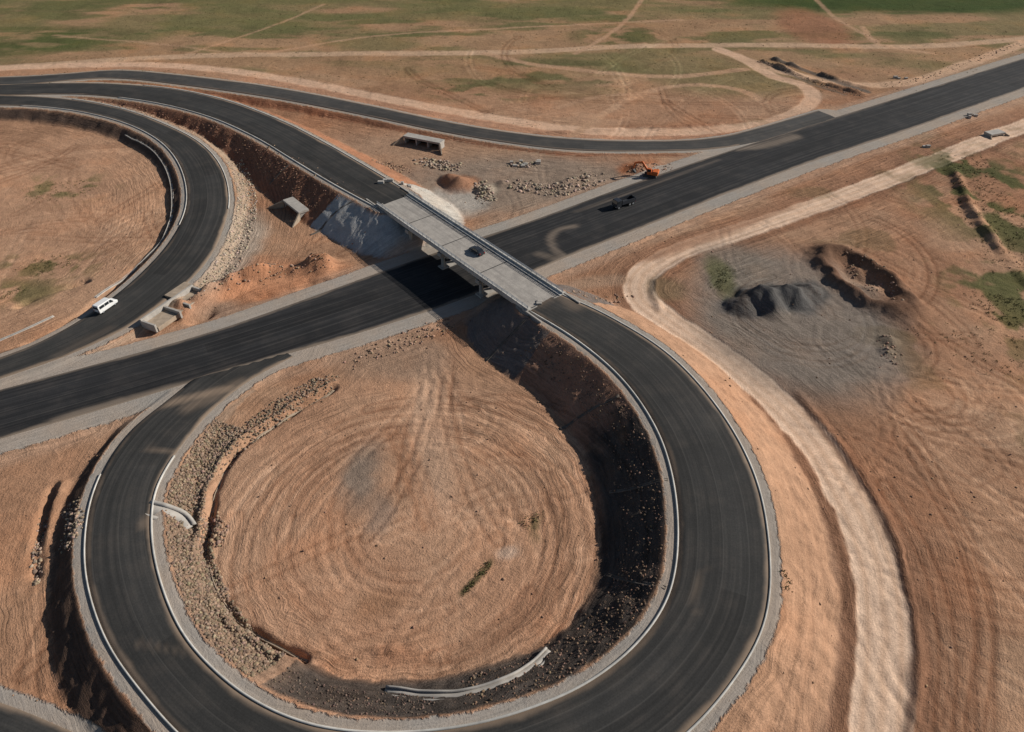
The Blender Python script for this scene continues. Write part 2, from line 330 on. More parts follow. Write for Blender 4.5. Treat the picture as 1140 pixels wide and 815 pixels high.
# ------------------------------------------------------------------ material helpers
class NT:
    def __init__(s,name):
        s.m=bpy.data.materials.new(name); s.m.use_nodes=True; s.t=s.m.node_tree; s.n=s.t.nodes; s.b=s.n['Principled BSDF']; s.b.inputs['Specular IOR Level'].default_value=.25
    def L(s,a,b): s.t.links.new(a,b)
    def attr(s,n):
        a=s.n.new('ShaderNodeAttribute'); a.attribute_name=n; return a
    def sep(s,v):
        a=s.n.new('ShaderNodeSeparateXYZ'); s.L(v,a.inputs[0]); return a.outputs
    def mth(s,op,a,b=None,c=None,clamp=False):
        m=s.n.new('ShaderNodeMath'); m.operation=op; m.use_clamp=clamp
        for i,x in enumerate([a,b,c]):
            if x is None: continue
            if isinstance(x,(int,float)): m.inputs[i].default_value=x
            else: s.L(x,m.inputs[i])
        return m.outputs[0]
    def noise(s,vec,scale,detail=4,rough=.55,dist=0):
        a=s.n.new('ShaderNodeTexNoise'); a.inputs['Scale'].default_value=scale; a.inputs['Detail'].default_value=detail; a.inputs['Roughness'].default_value=rough; a.inputs['Distortion'].default_value=dist
        if vec is not None: s.L(vec,a.inputs['Vector'])
        return a.outputs['Fac']
    def vor(s,vec,scale):
        a=s.n.new('ShaderNodeTexVoronoi'); a.inputs['Scale'].default_value=scale
        if vec is not None: s.L(vec,a.inputs['Vector'])
        return a.outputs['Distance']
    def rng(s,x,a,b,c,d,smooth=False):
        m=s.n.new('ShaderNodeMapRange'); m.interpolation_type='SMOOTHSTEP' if smooth else 'LINEAR'
        s.L(x,m.inputs[0])
        for i,q in enumerate((a,b,c,d)): m.inputs[i+1].default_value=q
        return m.outputs[0]
    def mix(s,f,a,b,mode='MIX'):
        m=s.n.new('ShaderNodeMix'); m.data_type='RGBA'; m.blend_type=mode
        if isinstance(f,(int,float)): m.inputs[0].default_value=f
        else: s.L(f,m.inputs[0])
        for i,x in ((6,a),(7,b)):
            if isinstance(x,tuple): m.inputs[i].default_value=(*x,1)
            else: s.L(x,m.inputs[i])
        return m.outputs[2]
    def scl(s,c,f):
        m=s.n.new('ShaderNodeVectorMath'); m.operation='SCALE'; s.L(c,m.inputs[0])
        if isinstance(f,(int,float)): m.inputs[3].default_value=f
        else: s.L(f,m.inputs[3])
        return m.outputs[0]
    def bump(s,h,dist=.1,st=1.0):
        b=s.n.new('ShaderNodeBump'); b.inputs['Distance'].default_value=dist; b.inputs['Strength'].default_value=st; s.L(h,b.inputs['Height']); s.L(b.outputs[0],s.b.inputs['Normal'])
    def pos(s):
        return s.n.new('ShaderNodeNewGeometry').outputs['Position']
    def out(s,c,rough=.9):
        if isinstance(c,tuple): s.b.inputs['Base Color'].default_value=(*c,1)
        else: s.L(c,s.b.inputs['Base Color'])
        if isinstance(rough,(int,float)): s.b.inputs['Roughness'].default_value=rough
        else: s.L(rough,s.b.inputs['Roughness'])
        return s.m

def ground_mat():
    g=NT('bare_earth'); p=g.pos()
    c=g.attr('col').outputs['Vector']; sv=g.attr('streak').outputs['Vector']; ax=g.sep(g.attr('aux').outputs['Vector'])
    n1=g.noise(p,.05,4,.6); n2=g.noise(p,.45,4,.7,.4); n3=g.noise(p,3.4,3,.7)
    st=g.noise(sv,1.6,4,.75)
    sm_=g.rng(ax[2],0,1,1,.35)
    f=g.mth('ADD',1,g.mth('MULTIPLY',g.rng(n1,.3,.7,-.2,.18),sm_)); f=g.mth('MULTIPLY',f,g.rng(n2,.25,.75,.82,1.18)); f=g.mth('MULTIPLY',f,g.rng(n3,.25,.75,.80,1.20))
    s1=g.rng(st,.3,.7,-.42,.34); f=g.mth('MULTIPLY',f,g.mth('ADD',1,g.mth('MULTIPLY',s1,ax[1])))
    cc=g.scl(c,f)
    redm=g.mth('MULTIPLY',g.rng(n1,.50,.66,0,.5),sm_)
    cc=g.mix(redm,cc,g.mix(1.0,cc,(.88,.74,.64),'MULTIPLY'))
    # gravel shoulder next to asphalt
    e=g.mth('ADD',ax[0],g.rng(n2,.2,.8,-.5,.5)); sm=g.rng(e,1.35,1.8,1,0,True)
    shc=g.mix(g.rng(n3,.3,.7,0,1),(.29,.265,.235),(.38,.355,.315)); shc=g.mix(g.rng(n1,.4,.6,0,.5),shc,(.42,.33,.25)); shc=g.scl(shc,g.rng(st,.3,.7,.85,1.12))
    cc=g.mix(g.mth('MULTIPLY',sm,.92),cc,shc)
    v=g.vor(p,1.3); pm=g.mth('MULTIPLY',g.rng(v,.10,.16,1,0),g.rng(n2,.52,.62,0,.6)); cc=g.mix(pm,cc,(.22,.14,.095))
    h=g.mth('ADD',g.mth('MULTIPLY',n3,.5),g.mth('MULTIPLY',n2,1.0)); h=g.mth('ADD',h,g.mth('MULTIPLY',g.mth('MULTIPLY',st,ax[1]),1.0))
    h=g.mth('MULTIPLY',h,g.rng(ax[2],0,1,1,.4)); h=g.mth('MULTIPLY',h,g.rng(sm,0,1,1,.4))
    g.bump(h,.35,.9); g.b.inputs['Specular IOR Level'].default_value=.05
    return g.out(cc,.97)
def asphalt_mat(name,base,var=.35,dustc=(.33,.24,.17),damt=.15):
    g=NT(name); p=g.pos(); uv=g.attr('ruv').outputs['Vector']; a=g.sep(g.attr('raux').outputs['Vector'])
    mp=g.n.new('ShaderNodeMapping'); mp.inputs['Scale'].default_value=(1.0,.012,1); g.L(uv,mp.inputs[0])
    st=g.noise(mp.outputs[0],1.3,4,.65); n=g.noise(p,.10,4,.6); f=g.noise(p,3.5,3,.6)
    k=g.mth('MULTIPLY',g.rng(st,.3,.7,1-var,1+var),g.rng(n,.3,.7,.86,1.16)); k=g.mth('MULTIPLY',k,g.rng(f,.3,.7,.85,1.15))
    cr_=g.n.new('ShaderNodeRGB'); cr_.outputs[0].default_value=(*base,1); c=g.scl(cr_.outputs[0],k)
    u=g.sep(uv); lq=g.mth('DIVIDE',u[0],3.9); lane=g.mth('FLOOR',lq); seg=g.mth('FLOOR',g.mth('ADD',g.mth('DIVIDE',u[1],41.0),g.mth('MULTIPLY',lane,.37)))
    wn=g.n.new('ShaderNodeTexWhiteNoise'); wn.noise_dimensions='2D'; cx=g.n.new('ShaderNodeCombineXYZ'); g.L(seg,cx.inputs[0]); g.L(lane,cx.inputs[1]); g.L(cx.outputs[0],wn.inputs['Vector'])
    c=g.scl(c,g.rng(wn.outputs['Value'],0,1,.86,1.16))
    # paving joints between laid lanes
    jn=g.rng(g.mth('ABSOLUTE',g.mth('SUBTRACT',g.mth('FRACT',lq),.5)),.465,.49,0,.35,True); c=g.mix(jn,c,(.09,.085,.078))
    dm=g.rng(g.mth('ADD',g.noise(p,.2,4,.65),g.mth('MULTIPLY',st,.9)),.92,1.25,0,damt)
    dm=g.mth('ADD',dm,g.mth('MULTIPLY',a[0],g.rng(st,.25,.75,.45,1.1)),None,True)
    edge=g.rng(g.mth('ADD',a[1],g.rng(n,.3,.7,-.4,.4)),.0,1.1,.6,0,True); dm=g.mth('MAXIMUM',dm,edge)
    c=g.mix(dm,c,dustc); g.bump(f,.03,.5); g.b.inputs['Specular IOR Level'].default_value=.2
    return g.out(c,.85)
def simple(name,c,rough=.7,var=.2,scale=1.5,bump=.02,metal=0,spec=.3):
    g=NT(name); p=g.pos(); n=g.noise(p,scale,5,.6); n2=g.noise(p,scale*.12,3)
    k=g.mth('MULTIPLY',g.rng(n,.3,.7,1-var,1+var),g.rng(n2,.3,.7,1-var,1+var))
    r=g.n.new('ShaderNodeRGB'); r.outputs[0].default_value=(*c,1); g.b.inputs['Metallic'].default_value=metal; g.b.inputs['Specular IOR Level'].default_value=spec
    if bump: g.bump(n,bump,.6)
    return g.out(g.scl(r.outputs[0],k),rough)
M_ground=ground_mat()
M_asph=asphalt_mat('asphalt',(.038,.037,.035),.25,(.33,.24,.17),.06); M_hwy=asphalt_mat('fresh_asphalt',(.024,.024,.025),.38,(.32,.25,.19),.06)
M_far=asphalt_mat('primed_asphalt',(.055,.053,.050),.2,(.33,.24,.17),.1)
M_conc=simple('concrete',(.40,.37,.33),.85,.16,.8); M_conc2=simple('dusty_concrete',(.34,.27,.20),.9,.22,.9); M_kerb=simple('kerb_concrete',(.48,.46,.42),.85,.2,.5)
M_chute=simple('stained_concrete',(.13,.11,.09),.9,.25,.9)
# ------------------------------------------------------------------ ground object
V=np.stack([X,Y,H],1)
i0=(np.arange(ny-1)[:,None]*nx+np.arange(nx-1)[None]).ravel(); F=np.stack([i0,i0+1,i0+nx+1,i0+nx],1)
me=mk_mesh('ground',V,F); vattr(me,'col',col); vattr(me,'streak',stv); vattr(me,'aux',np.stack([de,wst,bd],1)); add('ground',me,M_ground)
HG=H.reshape(ny,nx)
def ht(x,y):
    x=np.asarray(x,float);y=np.asarray(y,float)
    i=np.clip(np.searchsorted(xs,x)-1,0,nx-2);j=np.clip(np.searchsorted(ys,y)-1,0,ny-2)
    fx=(x-xs[i])/(xs[i+1]-xs[i]);fy=(y-ys[j])/(ys[j+1]-ys[j])
    return HG[j,i]*(1-fx)*(1-fy)+HG[j,i+1]*fx*(1-fy)+HG[j+1,i]*(1-fx)*fy+HG[j+1,i+1]*fx*fy
def WT(u,v):
    z=0.
    for _ in range(12):
        p=W(u,v,z); z=.5*z+.5*float(ht(p[0],p[1]))
    p=W(u,v,z); p[2]=float(ht(p[0],p[1])); return p

# ------------------------------------------------------------------ road ribbons
def frame(C):
    T=np.gradient(C[:,:2],axis=0);T/=np.linalg.norm(T,axis=1)[:,None]; return T,np.stack([-T[:,1],T[:,0]],1)
def resample(r,step):
    s=np.arange(0,r['s'][-1],step); s=np.r_[s,r['s'][-1]]
    C=np.stack([np.interp(s,r['s'],r['C'][:,k]) for k in range(3)],1); return C,np.interp(s,r['s'],r['hw']),s
dust_lines=[([(640,252),(622,256),(613,266),(618,278),(632,288)],2.4,.55),([(600,283),(630,290),(670,290)],3,.4),([(60,470),(110,455),(180,436),(250,418)],3.0,.8),([(640,283),(720,252),(820,212)],2.2,.35),
 ([(820,165),(850,162),(885,152)],5,.6),([(840,158),(900,140),(980,115)],2.5,.35),([(640,236),(720,208),(800,178)],1.5,.25),
 ([(770,690),(775,660),(782,640)],1.0,.3),([(165,572),(180,560),(190,590)],4,.7),([(60,392),(90,376),(120,362)],3,.15),([(640,350),(620,335),(600,345)],5,.4),([(160,487),(185,492),(205,497)],1.4,.4),([(205,440),(235,425),(262,412)],4,.4),([(150,712),(175,718),(205,722)],1.0,.2)]
def ribbon(name,k,mat,dz=0.,nc=13):
    r=R[k];C,hw,s=resample(r,1.2);T,Nn=frame(C)
    q=np.linspace(-1,1,nc); Vs=[];UV=[];AU=[]
    n=len(C)
    for j,qq in enumerate(q):
        pos=C[:,:2]+Nn*(hw*qq)[:,None]; zz=C[:,2]+dz+.10*(1-abs(qq))
        Vs.append(np.c_[pos,zz]); UV.append(np.c_[hw*qq,s,0*s]); AU.append(np.c_[0*s,hw*(1-abs(qq)),0*s])
    for sgn in (-1,1):
        pos=C[:,:2]+Nn*((hw+.12)*sgn)[:,None]; Vs.append(np.c_[pos,C[:,2]+dz-.45]); UV.append(np.c_[hw*sgn,s,0*s]); AU.append(np.c_[0*s,0*s,0*s])
    Vv=np.concatenate(Vs);UV=np.concatenate(UV);AU=np.concatenate(AU)
    if k in('loopB','far','loopL'):
        dh,th,_=near(Vv[:,:2],R['hwy']['C'],60); hh=np.interp(th,np.arange(len(R['hwy']['hw'])),R['hwy']['hw']); ins=dh<hh+1.5; AU[ins,1]=3.
        if k!='loopL': Vv[dh<hh-.3,2]-=.25
    dm=np.zeros(len(Vv)); wv=(fbm(Vv[:,0]*.5,Vv[:,1]*.5,3,3)-.5)*2
    for pts,w,a in dust_lines:
        dd,_,_=near(Vv[:,:2],pl(pts,C[:,2].mean()),20); dm=np.maximum(dm,a*(1-sstep(w*.1,w*.7,dd+wv*w*.1)))
    AU[:,0]=dm
    F=[]; a=np.arange(n-1)
    order=[nc]+list(range(nc))+[nc+1]
    for j in range(len(order)-1):
        A_,B_=order[j],order[j+1]; F.append(np.stack([B_*n+a,A_*n+a,A_*n+a+1,B_*n+a+1],1))
    me=mk_mesh(name,Vv,np.concatenate(F)); vattr(me,'ruv',UV); vattr(me,'raux',AU)
    return add(name,me,mat)
o_h=ribbon('highway','hwy',M_hwy,.0,27)
o_b=ribbon('loop_ramp_road','loopB',M_asph,.012)
o_l=ribbon('loop_ramp_road','loopL',M_asph,.008)
o_m=ribbon('overpass_approach_road','main',M_asph,.02)
o_f=ribbon('slip_road','far',M_far,.03)
o_c=ribbon('side_road','corner',M_asph)

def strip_mesh(C,Nn,off0,off1,z0,z1):
    n=len(C); a=C[:,:2]+Nn*np.reshape(off0,(-1,1)); b=C[:,:2]+Nn*np.reshape(off1,(-1,1))
    V=np.concatenate([np.c_[a,C[:,2]+z0],np.c_[a,C[:,2]+z1],np.c_[b,C[:,2]+z1],np.c_[b,C[:,2]+z0]])
    i=np.arange(n-1);F=[]
    for j in range(4):
        k=(j+1)%4; F.append(np.stack([j*n+i,j*n+i+1,k*n+i+1,k*n+i],1))
    F.append(np.array([[0,n,2*n,3*n],[n-1,4*n-1,3*n-1,2*n-1]])); return V,np.concatenate(F)
def kerb(parent,k,side,s0,s1,w=.35,h=.14,name='kerb'):
    C,hw,s=resample(R[k],1.2);T,Nn=frame(C); L=R[k]['s'][-1]; m=(s>=s0*L)&(s<=s1*L)
    V,F=strip_mesh(C[m],Nn[m],side*(hw[m]+.02),side*(hw[m]+w),-.5,h); add(name,mk_mesh(name,V,F,False),M_kerb,parent)
kerb(o_b,'loopB',sgnB,.0,.86,.32); kerb(o_b,'loopB',-sgnB,.0,.84,.28)
kerb(o_l,'loopL',sL[0],.30,.70,.28); kerb(o_l,'loopL',-sL[0],.32,.66,.28)
kerb(o_m,'main',1,.5,1.); kerb(o_m,'main',-1,.5,1.)

def drape(name,pts,w,h=.18,mat=M_conc,sink=.5,n=8,chan=True):
    Q=cr([WT(*p) for p in pts],n); ln=np.r_[0,np.cumsum(np.linalg.norm(np.diff(Q[:,:2],axis=0),axis=1))]; s=np.arange(0,ln[-1],.6)
    C=np.stack([np.interp(s,ln,Q[:,k]) for k in range(3)],1); T,Nn=frame(C); C[:,2]=ht(C[:,0],C[:,1])
    for _ in range(3): C[1:-1,2]=(C[:-2,2]+2*C[1:-1,2]+C[2:,2])/4
    if chan:
        t=w*.2; parts=[(-w/2,-w/2+t,h),(w/2-t,w/2,h),(-w/2+t+.003,w/2-t-.003,h*.25)]
    else: parts=[(-w/2,w/2,h)]
    Vs=[];Fs=[];o=0
    for a,b,hh in parts:
        V,F=strip_mesh(C,Nn,np.full(len(C),a),np.full(len(C),b),-sink,hh); Vs.append(V);Fs.append(F+o);o+=len(V)
    return add(name,mk_mesh(name,np.concatenate(Vs),np.concatenate(Fs),False),mat)
drape('drainage_channel',[(372,434),(322,462),(265,506),(239,560),(231,620),(243,665),(282,703),(345,735)],.8,.12,M_conc2)
drape('drainage_channel',[(428,770),(470,775),(515,774),(560,761),(590,745),(613,724)],1.6,.3,M_conc)
drape('drainage_channel',[(140,150),(170,167),(188,195),(192,235),(178,272),(140,308),(105,332)],.7,.15,M_conc)
drape('drainage_channel',[(60,352),(30,366),(-20,388)],.7,.15,M_conc)
for pts in ([(622,478),(655,458),(690,440)],[(678,548),(710,542),(745,534)],[(676,640),(710,648),(742,655)],[(540,402),(560,382),(590,352)],[(345,262),(372,238),(398,222)],[(300,205),(320,185),(335,180)]):
    drape('drainage_chute',pts,.6,.10,M_chute,.3)
drape('drainage_chute',[(162,566),(180,570),(198,578),(208,590)],3.6,.2,M_conc,.3)

# ------------------------------------------------------------------ box builder
class MB:
    def __init__(s): s.V=[];s.F=[]
    def box(s,x0,x1,y0,y1,z0,z1,top=None):
        o=len(s.V); t=top or (0,0)
        s.V+= [(x0,y0,z0),(x1,y0,z0),(x1,y1,z0),(x0,y1,z0),(x0+t[0],y0+t[1],z1),(x1-t[0],y0+t[1],z1),(x1-t[0],y1-t[1],z1),(x0+t[0],y1-t[1],z1)]
        s.F+=[tuple(o+i for i in f) for f in ((3,2,1,0),(4,5,6,7),(0,1,5,4),(1,2,6,5),(2,3,7,6),(3,0,4,7))]
    def cyl(s,x,y,z,r,h,n=14,axis='z'):
        o=len(s.V)
        for k in (0,1):
            for i in range(n):
                a=2*math.pi*i/n;c_,s_=r*math.cos(a),r*math.sin(a)
                s.V.append((x+c_,y+s_,z+k*h) if axis=='z' else (x+c_,y+k*h,z+s_))
        s.F+=[(o+i,o+(i+1)%n,o+n+(i+1)%n,o+n+i) for i in range(n)]
        s.F+=[tuple(o+i for i in range(n))[::-1],tuple(o+n+i for i in range(n))]
    def beam(s,a,b,w,h0,h1):
        ax,az=a;bx,bz=b;L=math.hypot(bx-ax,bz-az);nx_,nz_=-(bz-az)/L,(bx-ax)/L;o=len(s.V)
        for y in (-w/2,w/2):
            s.V+=[(ax-nx_*h0/2,y,az-nz_*h0/2),(bx-nx_*h1/2,y,bz-nz_*h1/2),(bx+nx_*h1/2,y,bz+nz_*h1/2),(ax+nx_*h0/2,y,az+nz_*h0/2)]
        s.F+=[tuple(o+i for i in f) for f in ((0,1,2,3),(7,6,5,4),(0,4,5,1),(1,5,6,2),(2,6,7,3),(3,7,4,0))]
    def prof(s,pts,wf):
        o=len(s.V);n=len(pts)
        for sg in (-1,1):
            for (x,z) in pts: s.V.append((x,sg*wf(z),z))
        s.F+=[(o+i,o+(i+1)%n,o+n+(i+1)%n,o+n+i) for i in range(n)]
        s.F+=[tuple(o+i for i in range(n))[::-1],tuple(o+n+i for i in range(n))]
    def quad(s,*p):
        o=len(s.V); s.V+=list(p); s.F.append(tuple(range(o,o+len(p))))
    def obj(s,name,mat,parent=None,bev=0):
        me=bpy.data.meshes.new(name); me.from_pydata([tuple(map(float,v)) for v in s.V],[],s.F)
        import bmesh
        b=bmesh.new(); b.from_mesh(me); bmesh.ops.recalc_face_normals(b,faces=b.faces); b.to_mesh(me); b.free()
        o=add(name,me,mat,parent)
        if bev:
            m=o.modifiers.new('bevel','BEVEL'); m.width=bev; m.segments=2; m.limit_method='ANGLE'; m.angle_limit=.6
        return o

# ------------------------------------------------------------------ bridge
def deck_mat():
    g=NT('deck_concrete'); tc=g.n.new('ShaderNodeTexCoord').outputs['Object']; n=g.noise(tc,.4,5,.65); n2=g.noise(tc,3,4)
    mp=g.n.new('ShaderNodeMapping'); mp.inputs['Scale'].default_value=(.06,1.2,1); g.L(tc,mp.inputs[0]); st=g.noise(mp.outputs[0],1,4)
    c=g.mix(g.rng(n,.35,.65,0,1),(.31,.285,.255),(.42,.385,.34)); c=g.mix(g.rng(st,.5,.68,0,.6),c,(.22,.20,.18)); c=g.scl(c,g.rng(n2,.3,.7,.88,1.12)); return g.out(c,.85)
M_deck=deck_mat(); M_gird=simple('girder_concrete',(.30,.285,.26),.85,.12,.6); M_steel=simple('galvanised_steel',(.42,.44,.46),.5,.08,2,0,.5); M_dark=simple('joint_rubber',(.03,.03,.03),.8,.1); M_black=simple('opening_shade',(.03,.025,.02),.95,.1)
pn=R['loopB']['C'][0]; pf=R['main']['C'][-1]
mid=(pn+pf)/2; dv=pf-pn; LB=float(np.hypot(dv[0],dv[1])); HB=5.3; h2=LB/2+.6
br=empty('bridge',(mid[0],mid[1],7.0),math.atan2(dv[1],dv[0]))   # +x = towards the far abutment
b=MB(); b.box(-h2,h2,-HB,HB,-.35,.06); b.obj('deck_slab',M_deck,br,.03)
b=MB()
for yy in (-4.2,-2.1,0,2.1,4.2):
    for a0,a1 in ((-h2+1.2,-13.2),(-12.8,2.8),(3.2,17.8),(18.2,h2-1.2)): b.box(a0,a1,yy-.35,yy+.35,-1.55,-.353)
b.obj('girders',M_gird,br)
b=MB()
for sg in (-1,1):
    y0,y1=sorted((sg*(HB-1.1),sg*(HB-.003))); b.box(-h2+.01,h2-.01,y0,y1,.063,.24)
    y0,y1=sorted((sg*(HB-.30),sg*(HB+.08))); b.box(-h2-.02,h2+.02,y0,y1,.243,.62)
    y0,y1=sorted((sg*(HB+.083),sg*(HB+.2))); b.box(-h2,h2,y0,y1,-.5,.45)
b.obj('kerbs_and_parapets',M_kerb,br,.02)
b=MB()
for sg in (-1,1):
    y=sg*(HB-.1)
    for i in range(int(LB/1.8)+1): x=-h2+.3+i*1.8; b.box(x-.05,x+.05,y-.05,y+.05,.62,1.28)
    for zz in (.82,1.05,1.28): b.box(-h2,h2,y-.035,y+.035,zz,zz+.08)
b.obj('railing',M_steel,br)
b=MB()
for x in (-h2+.5,-13,3,18,h2-.5): b.box(x-.13,x+.13,-HB+1.15,HB-1.15,.062,.068)
for i in range(14): b.box(-h2+3+i*4.2,-h2+3.7+i*4.2,HB-1.35,HB-1.12,.062,.07); b.box(-h2+3+i*4.2,-h2+3.7+i*4.2,-HB+1.12,-HB+1.35,.062,.07)
b.obj('expansion_joints_and_scuppers',M_dark,br)
b=MB()
for x in (-13,3,18):
    b.box(x-.75,x+.75,-5,5,-2.6,-1.56)
    for yy in (-3.9,0,3.9): b.cyl(x,yy,-8,.5,5.4,16)
    b.box(x-1.1,x+1.1,-4.9,4.9,-7.2,-5.9)
b.obj('piers',M_conc,br,.03)
b=MB()
for sg in (-1,1):
    x0,x1=sorted((sg*(h2-1.1),sg*(h2+.1))); b.box(x0,x1,-HB-.1,HB+.1,-5,-.36)
    for ys_ in (-1,1):
        y0,y1=sorted((ys_*(HB+.21),ys_*(HB+.6))); x0,x1=sorted((sg*(h2-1.3),sg*(h2+5))); b.box(x0,x1,y0,y1,-4,.3)
b.obj('abutments',M_conc,br,.03)

# ------------------------------------------------------------------ culverts and concrete structures
def culvert(u,v,ang,Lx=12,Hh=2.6,nopen=2,depth=5,wing=3.5,zz=None):
    p=WT(u,v) if zz is None else W(u,v,zz); e=empty('box_culvert',(p[0],p[1],p[2]-.3),ang)
    b=MB(); wl=.5; ow=(Lx-wl*(nopen+1))/nopen
    for i in range(nopen+1): x=-Lx/2+i*(ow+wl); b.box(x,x+wl,0,depth,-.5,Hh-.403)
    b.box(-Lx/2-.2,Lx/2+.2,-.2,depth,Hh-.4,Hh+.25); b.box(-Lx/2,Lx/2,-2.5,depth,-.6,-.02)
    b.obj('headwall',M_conc,e,.04)
    b=MB()
    for sg in (-1,1):
        a=(sg*Lx/2,-.2);c=(sg*(Lx/2+wing*.7),-wing)
        n=(.3*sg,.15)
        o=len(b.V); b.V+=[(a[0],a[1],-.5),(c[0],c[1],-.5),(c[0]+n[0],c[1]+n[1],-.5),(a[0]+n[0]+.1*sg,a[1]+n[1],-.5),(a[0],a[1],Hh),(c[0],c[1],.6),(c[0]+n[0],c[1]+n[1],.6),(a[0]+n[0]+.1*sg,a[1]+n[1],Hh)]
        b.F+=[tuple(o+i for i in f) for f in ((3,2,1,0),(4,5,6,7),(0,1,5,4),(1,2,6,5),(2,3,7,6),(3,0,4,7))]
    b.obj('wing_walls',M_conc2,e)
    b=MB(); b.box(-Lx/2+.1,Lx/2-.1,depth-.5,depth-.3,-.3,Hh-.45); b.obj('shade_panel',M_black,e); return e  # near-black panel standing in for the shade inside the openings
culvert(470,163,math.radians(-25),14,2.6,3,3)
def heading(a,b,z=0): q=W(*b,z)-W(*a,z); return math.atan2(q[1],q[0])
culvert(326,238,heading((300,212),(345,248)),9.5,2.6,1,3.0,4,.1)
culvert(1110,152,math.radians(20),6,1.2,2,3,1.5)
p=WT(188,340); e=empty('outfall_structure',(p[0],p[1],p[2]-.3),heading((165,352),(215,318)))
b=MB(); b.box(-8,8,0,.5,-1,1.3); b.box(-8,-7.5,-4,-.003,-1,1.0); b.box(7.5,8,-4,-.003,-1,1.0); b.box(-1.5,-1,-5,-.003,-1,.9); b.box(1.5,2,-5,-.003,-1,.9); b.obj('walls',M_conc,e,.04)
b=MB(); b.box(-7.4,7.4,-4.2,-.1,-1,.1); b.box(2.5,9,.6,4,-1,.5); b.obj('apron',M_conc2,e,.04)

# ------------------------------------------------------------------ rocks
phi=(1+5**.5)/2
IV=np.array([(-1,phi,0),(1,phi,0),(-1,-phi,0),(1,-phi,0),(0,-1,phi),(0,1,phi),(0,-1,-phi),(0,1,-phi),(phi,0,-1),(phi,0,1),(-phi,0,-1),(-phi,0,1)],float); IV/=np.linalg.norm(IV[0])
IF=np.array([(0,11,5),(0,5,1),(0,1,7),(0,7,10),(0,10,11),(1,5,9),(5,11,4),(11,10,2),(10,7,6),(7,1,8),(3,9,4),(3,4,2),(3,2,6),(3,6,8),(3,8,9),(4,9,5),(2,4,11),(6,2,10),(8,6,7),(9,8,1)])
def rocks(name,pts,smin,smax,tint):
    n=len(pts); 
    if n==0: return
    a=rng.uniform(0,6.28,n);sz=smin+(smax-smin)*rng.random(n)**2.6
    V=IV[None]*(1+rng.uniform(-.28,.28,(n,12,1)))*np.stack([sz*rng.uniform(.8,1.3,n),sz*rng.uniform(.7,1.1,n),sz*rng.uniform(.5,.85,n)],1)[:,None,:]
    c,s=np.cos(a)[:,None],np.sin(a)[:,None]; x=V[...,0]*c-V[...,1]*s;y=V[...,0]*s+V[...,1]*c
    z=V[...,2]+(ht(pts[:,0],pts[:,1])+sz*.15)[:,None]
    V=np.stack([x+pts[:,0:1],y+pts[:,1:2],z],-1).reshape(-1,3)
    F=(IF[None]+12*np.arange(n)[:,None,None]).reshape(-1,3)
    me=mk_mesh(name,V,F,False); cc=np.array(tint)[None]*rng.uniform(.5,1.35,(n,1))*(1+rng.uniform(-.08,.08,(n,3))); vattr(me,'rc',np.repeat(cc,12,0)); return add(name,me,M_rock)
g=NT('rock'); M_rock=g.out(g.scl(g.attr('rc').outputs['Vector'],g.rng(g.noise(g.pos(),4,3),.3,.7,.8,1.2)),.92)
def along(pts,w,n):
    L=cr(WL(pts),10)[:,:2];s=np.r_[0,np.cumsum(np.linalg.norm(np.diff(L,axis=0),axis=1))];q=rng.uniform(0,s[-1],n)
    c=np.stack([np.interp(q,s,L[:,k]) for k in (0,1)],1); a=rng.uniform(0,6.28,n);r=w/2*np.sqrt(rng.random(n)); return c+np.stack([np.cos(a)*r,np.sin(a)*r],1)
def rd_side(k,side,t0,t1,e0,e1,n):
    r=R[k]; q=rng.uniform(t0*8,t1*8,n); idx=np.arange(len(r['C'])); T,Nn=frame(r['C'])
    C=np.stack([np.interp(q,idx,r['C'][:,j]) for j in (0,1)],1); Nq=np.stack([np.interp(q,idx,Nn[:,j]) for j in (0,1)],1); hw=np.interp(q,idx,r['hw'])
    return C+Nq*(side*(hw+rng.uniform(e0,e1,n)))[:,None]
rocks('riprap_slope',rd_side('loopB',sgnB,13.2,20.8,2.3,8.2,6500),.10,.36,(.27,.195,.135))
rocks('riprap_slope',along([(365,425),(320,450),(270,488),(235,520)],6,1500),.10,.36,(.27,.195,.135))
rocks('riprap_slope',rd_side('loopL',-sL[0],5.2,8.2,2.2,7.5,1700),.12,.38,(.42,.34,.26))
rocks('riprap_slope',rd_side('loopB',sgnB,10.5,13,2.5,7,500),.08,.22,(.15,.105,.08))
rocks('slope_stones',rd_side('loopB',sgnB,.4,10,2.5,9,2200),.06,.26,(.20,.13,.09))
rocks('slope_stones',rd_side('main',sM[0],3.5,8.4,2.2,9,1200),.08,.32,(.26,.15,.10))
rocks('rubble_pile',np.concatenate([along([(575,205),(610,213),(640,207),(662,198)],9,420),along([(470,180),(490,184),(508,186)],7,240),along([(535,205),(542,222)],6,180),along([(570,183),(596,184)],4,90)]),.15,.7,(.36,.28,.21))
rocks('rubble_pile',np.concatenate([along([(232,575),(242,590),(238,606)],3.4,190),along([(420,182),(450,190)],6,120),along([(290,300),(300,296)],4,120),along([(700,190),(745,188)],7,90)]),.15,.5,(.33,.22,.15))
rocks('rubble_pile',np.concatenate([along([(80,565),(88,590),(78,615)],3.6,170),along([(48,575),(40,620),(42,650)],1.6,150)]),.15,.45,(.34,.25,.18))
rocks('spoil_stones',np.concatenate([along([(845,68),(900,90),(960,108)],3,260),along([(1000,95),(1060,75),(1130,50)],4,160),along([(985,380),(995,400)],5,60),along([(200,345),(280,312),(365,298)],5,260),along([(640,345),(680,335),(700,330)],4,90),along([(390,405),(450,380),(505,362)],6,260),along([(300,180),(400,240)],4,60),along([(950,285),(990,335)],10,140)]),.1,.42,(.33,.22,.15))
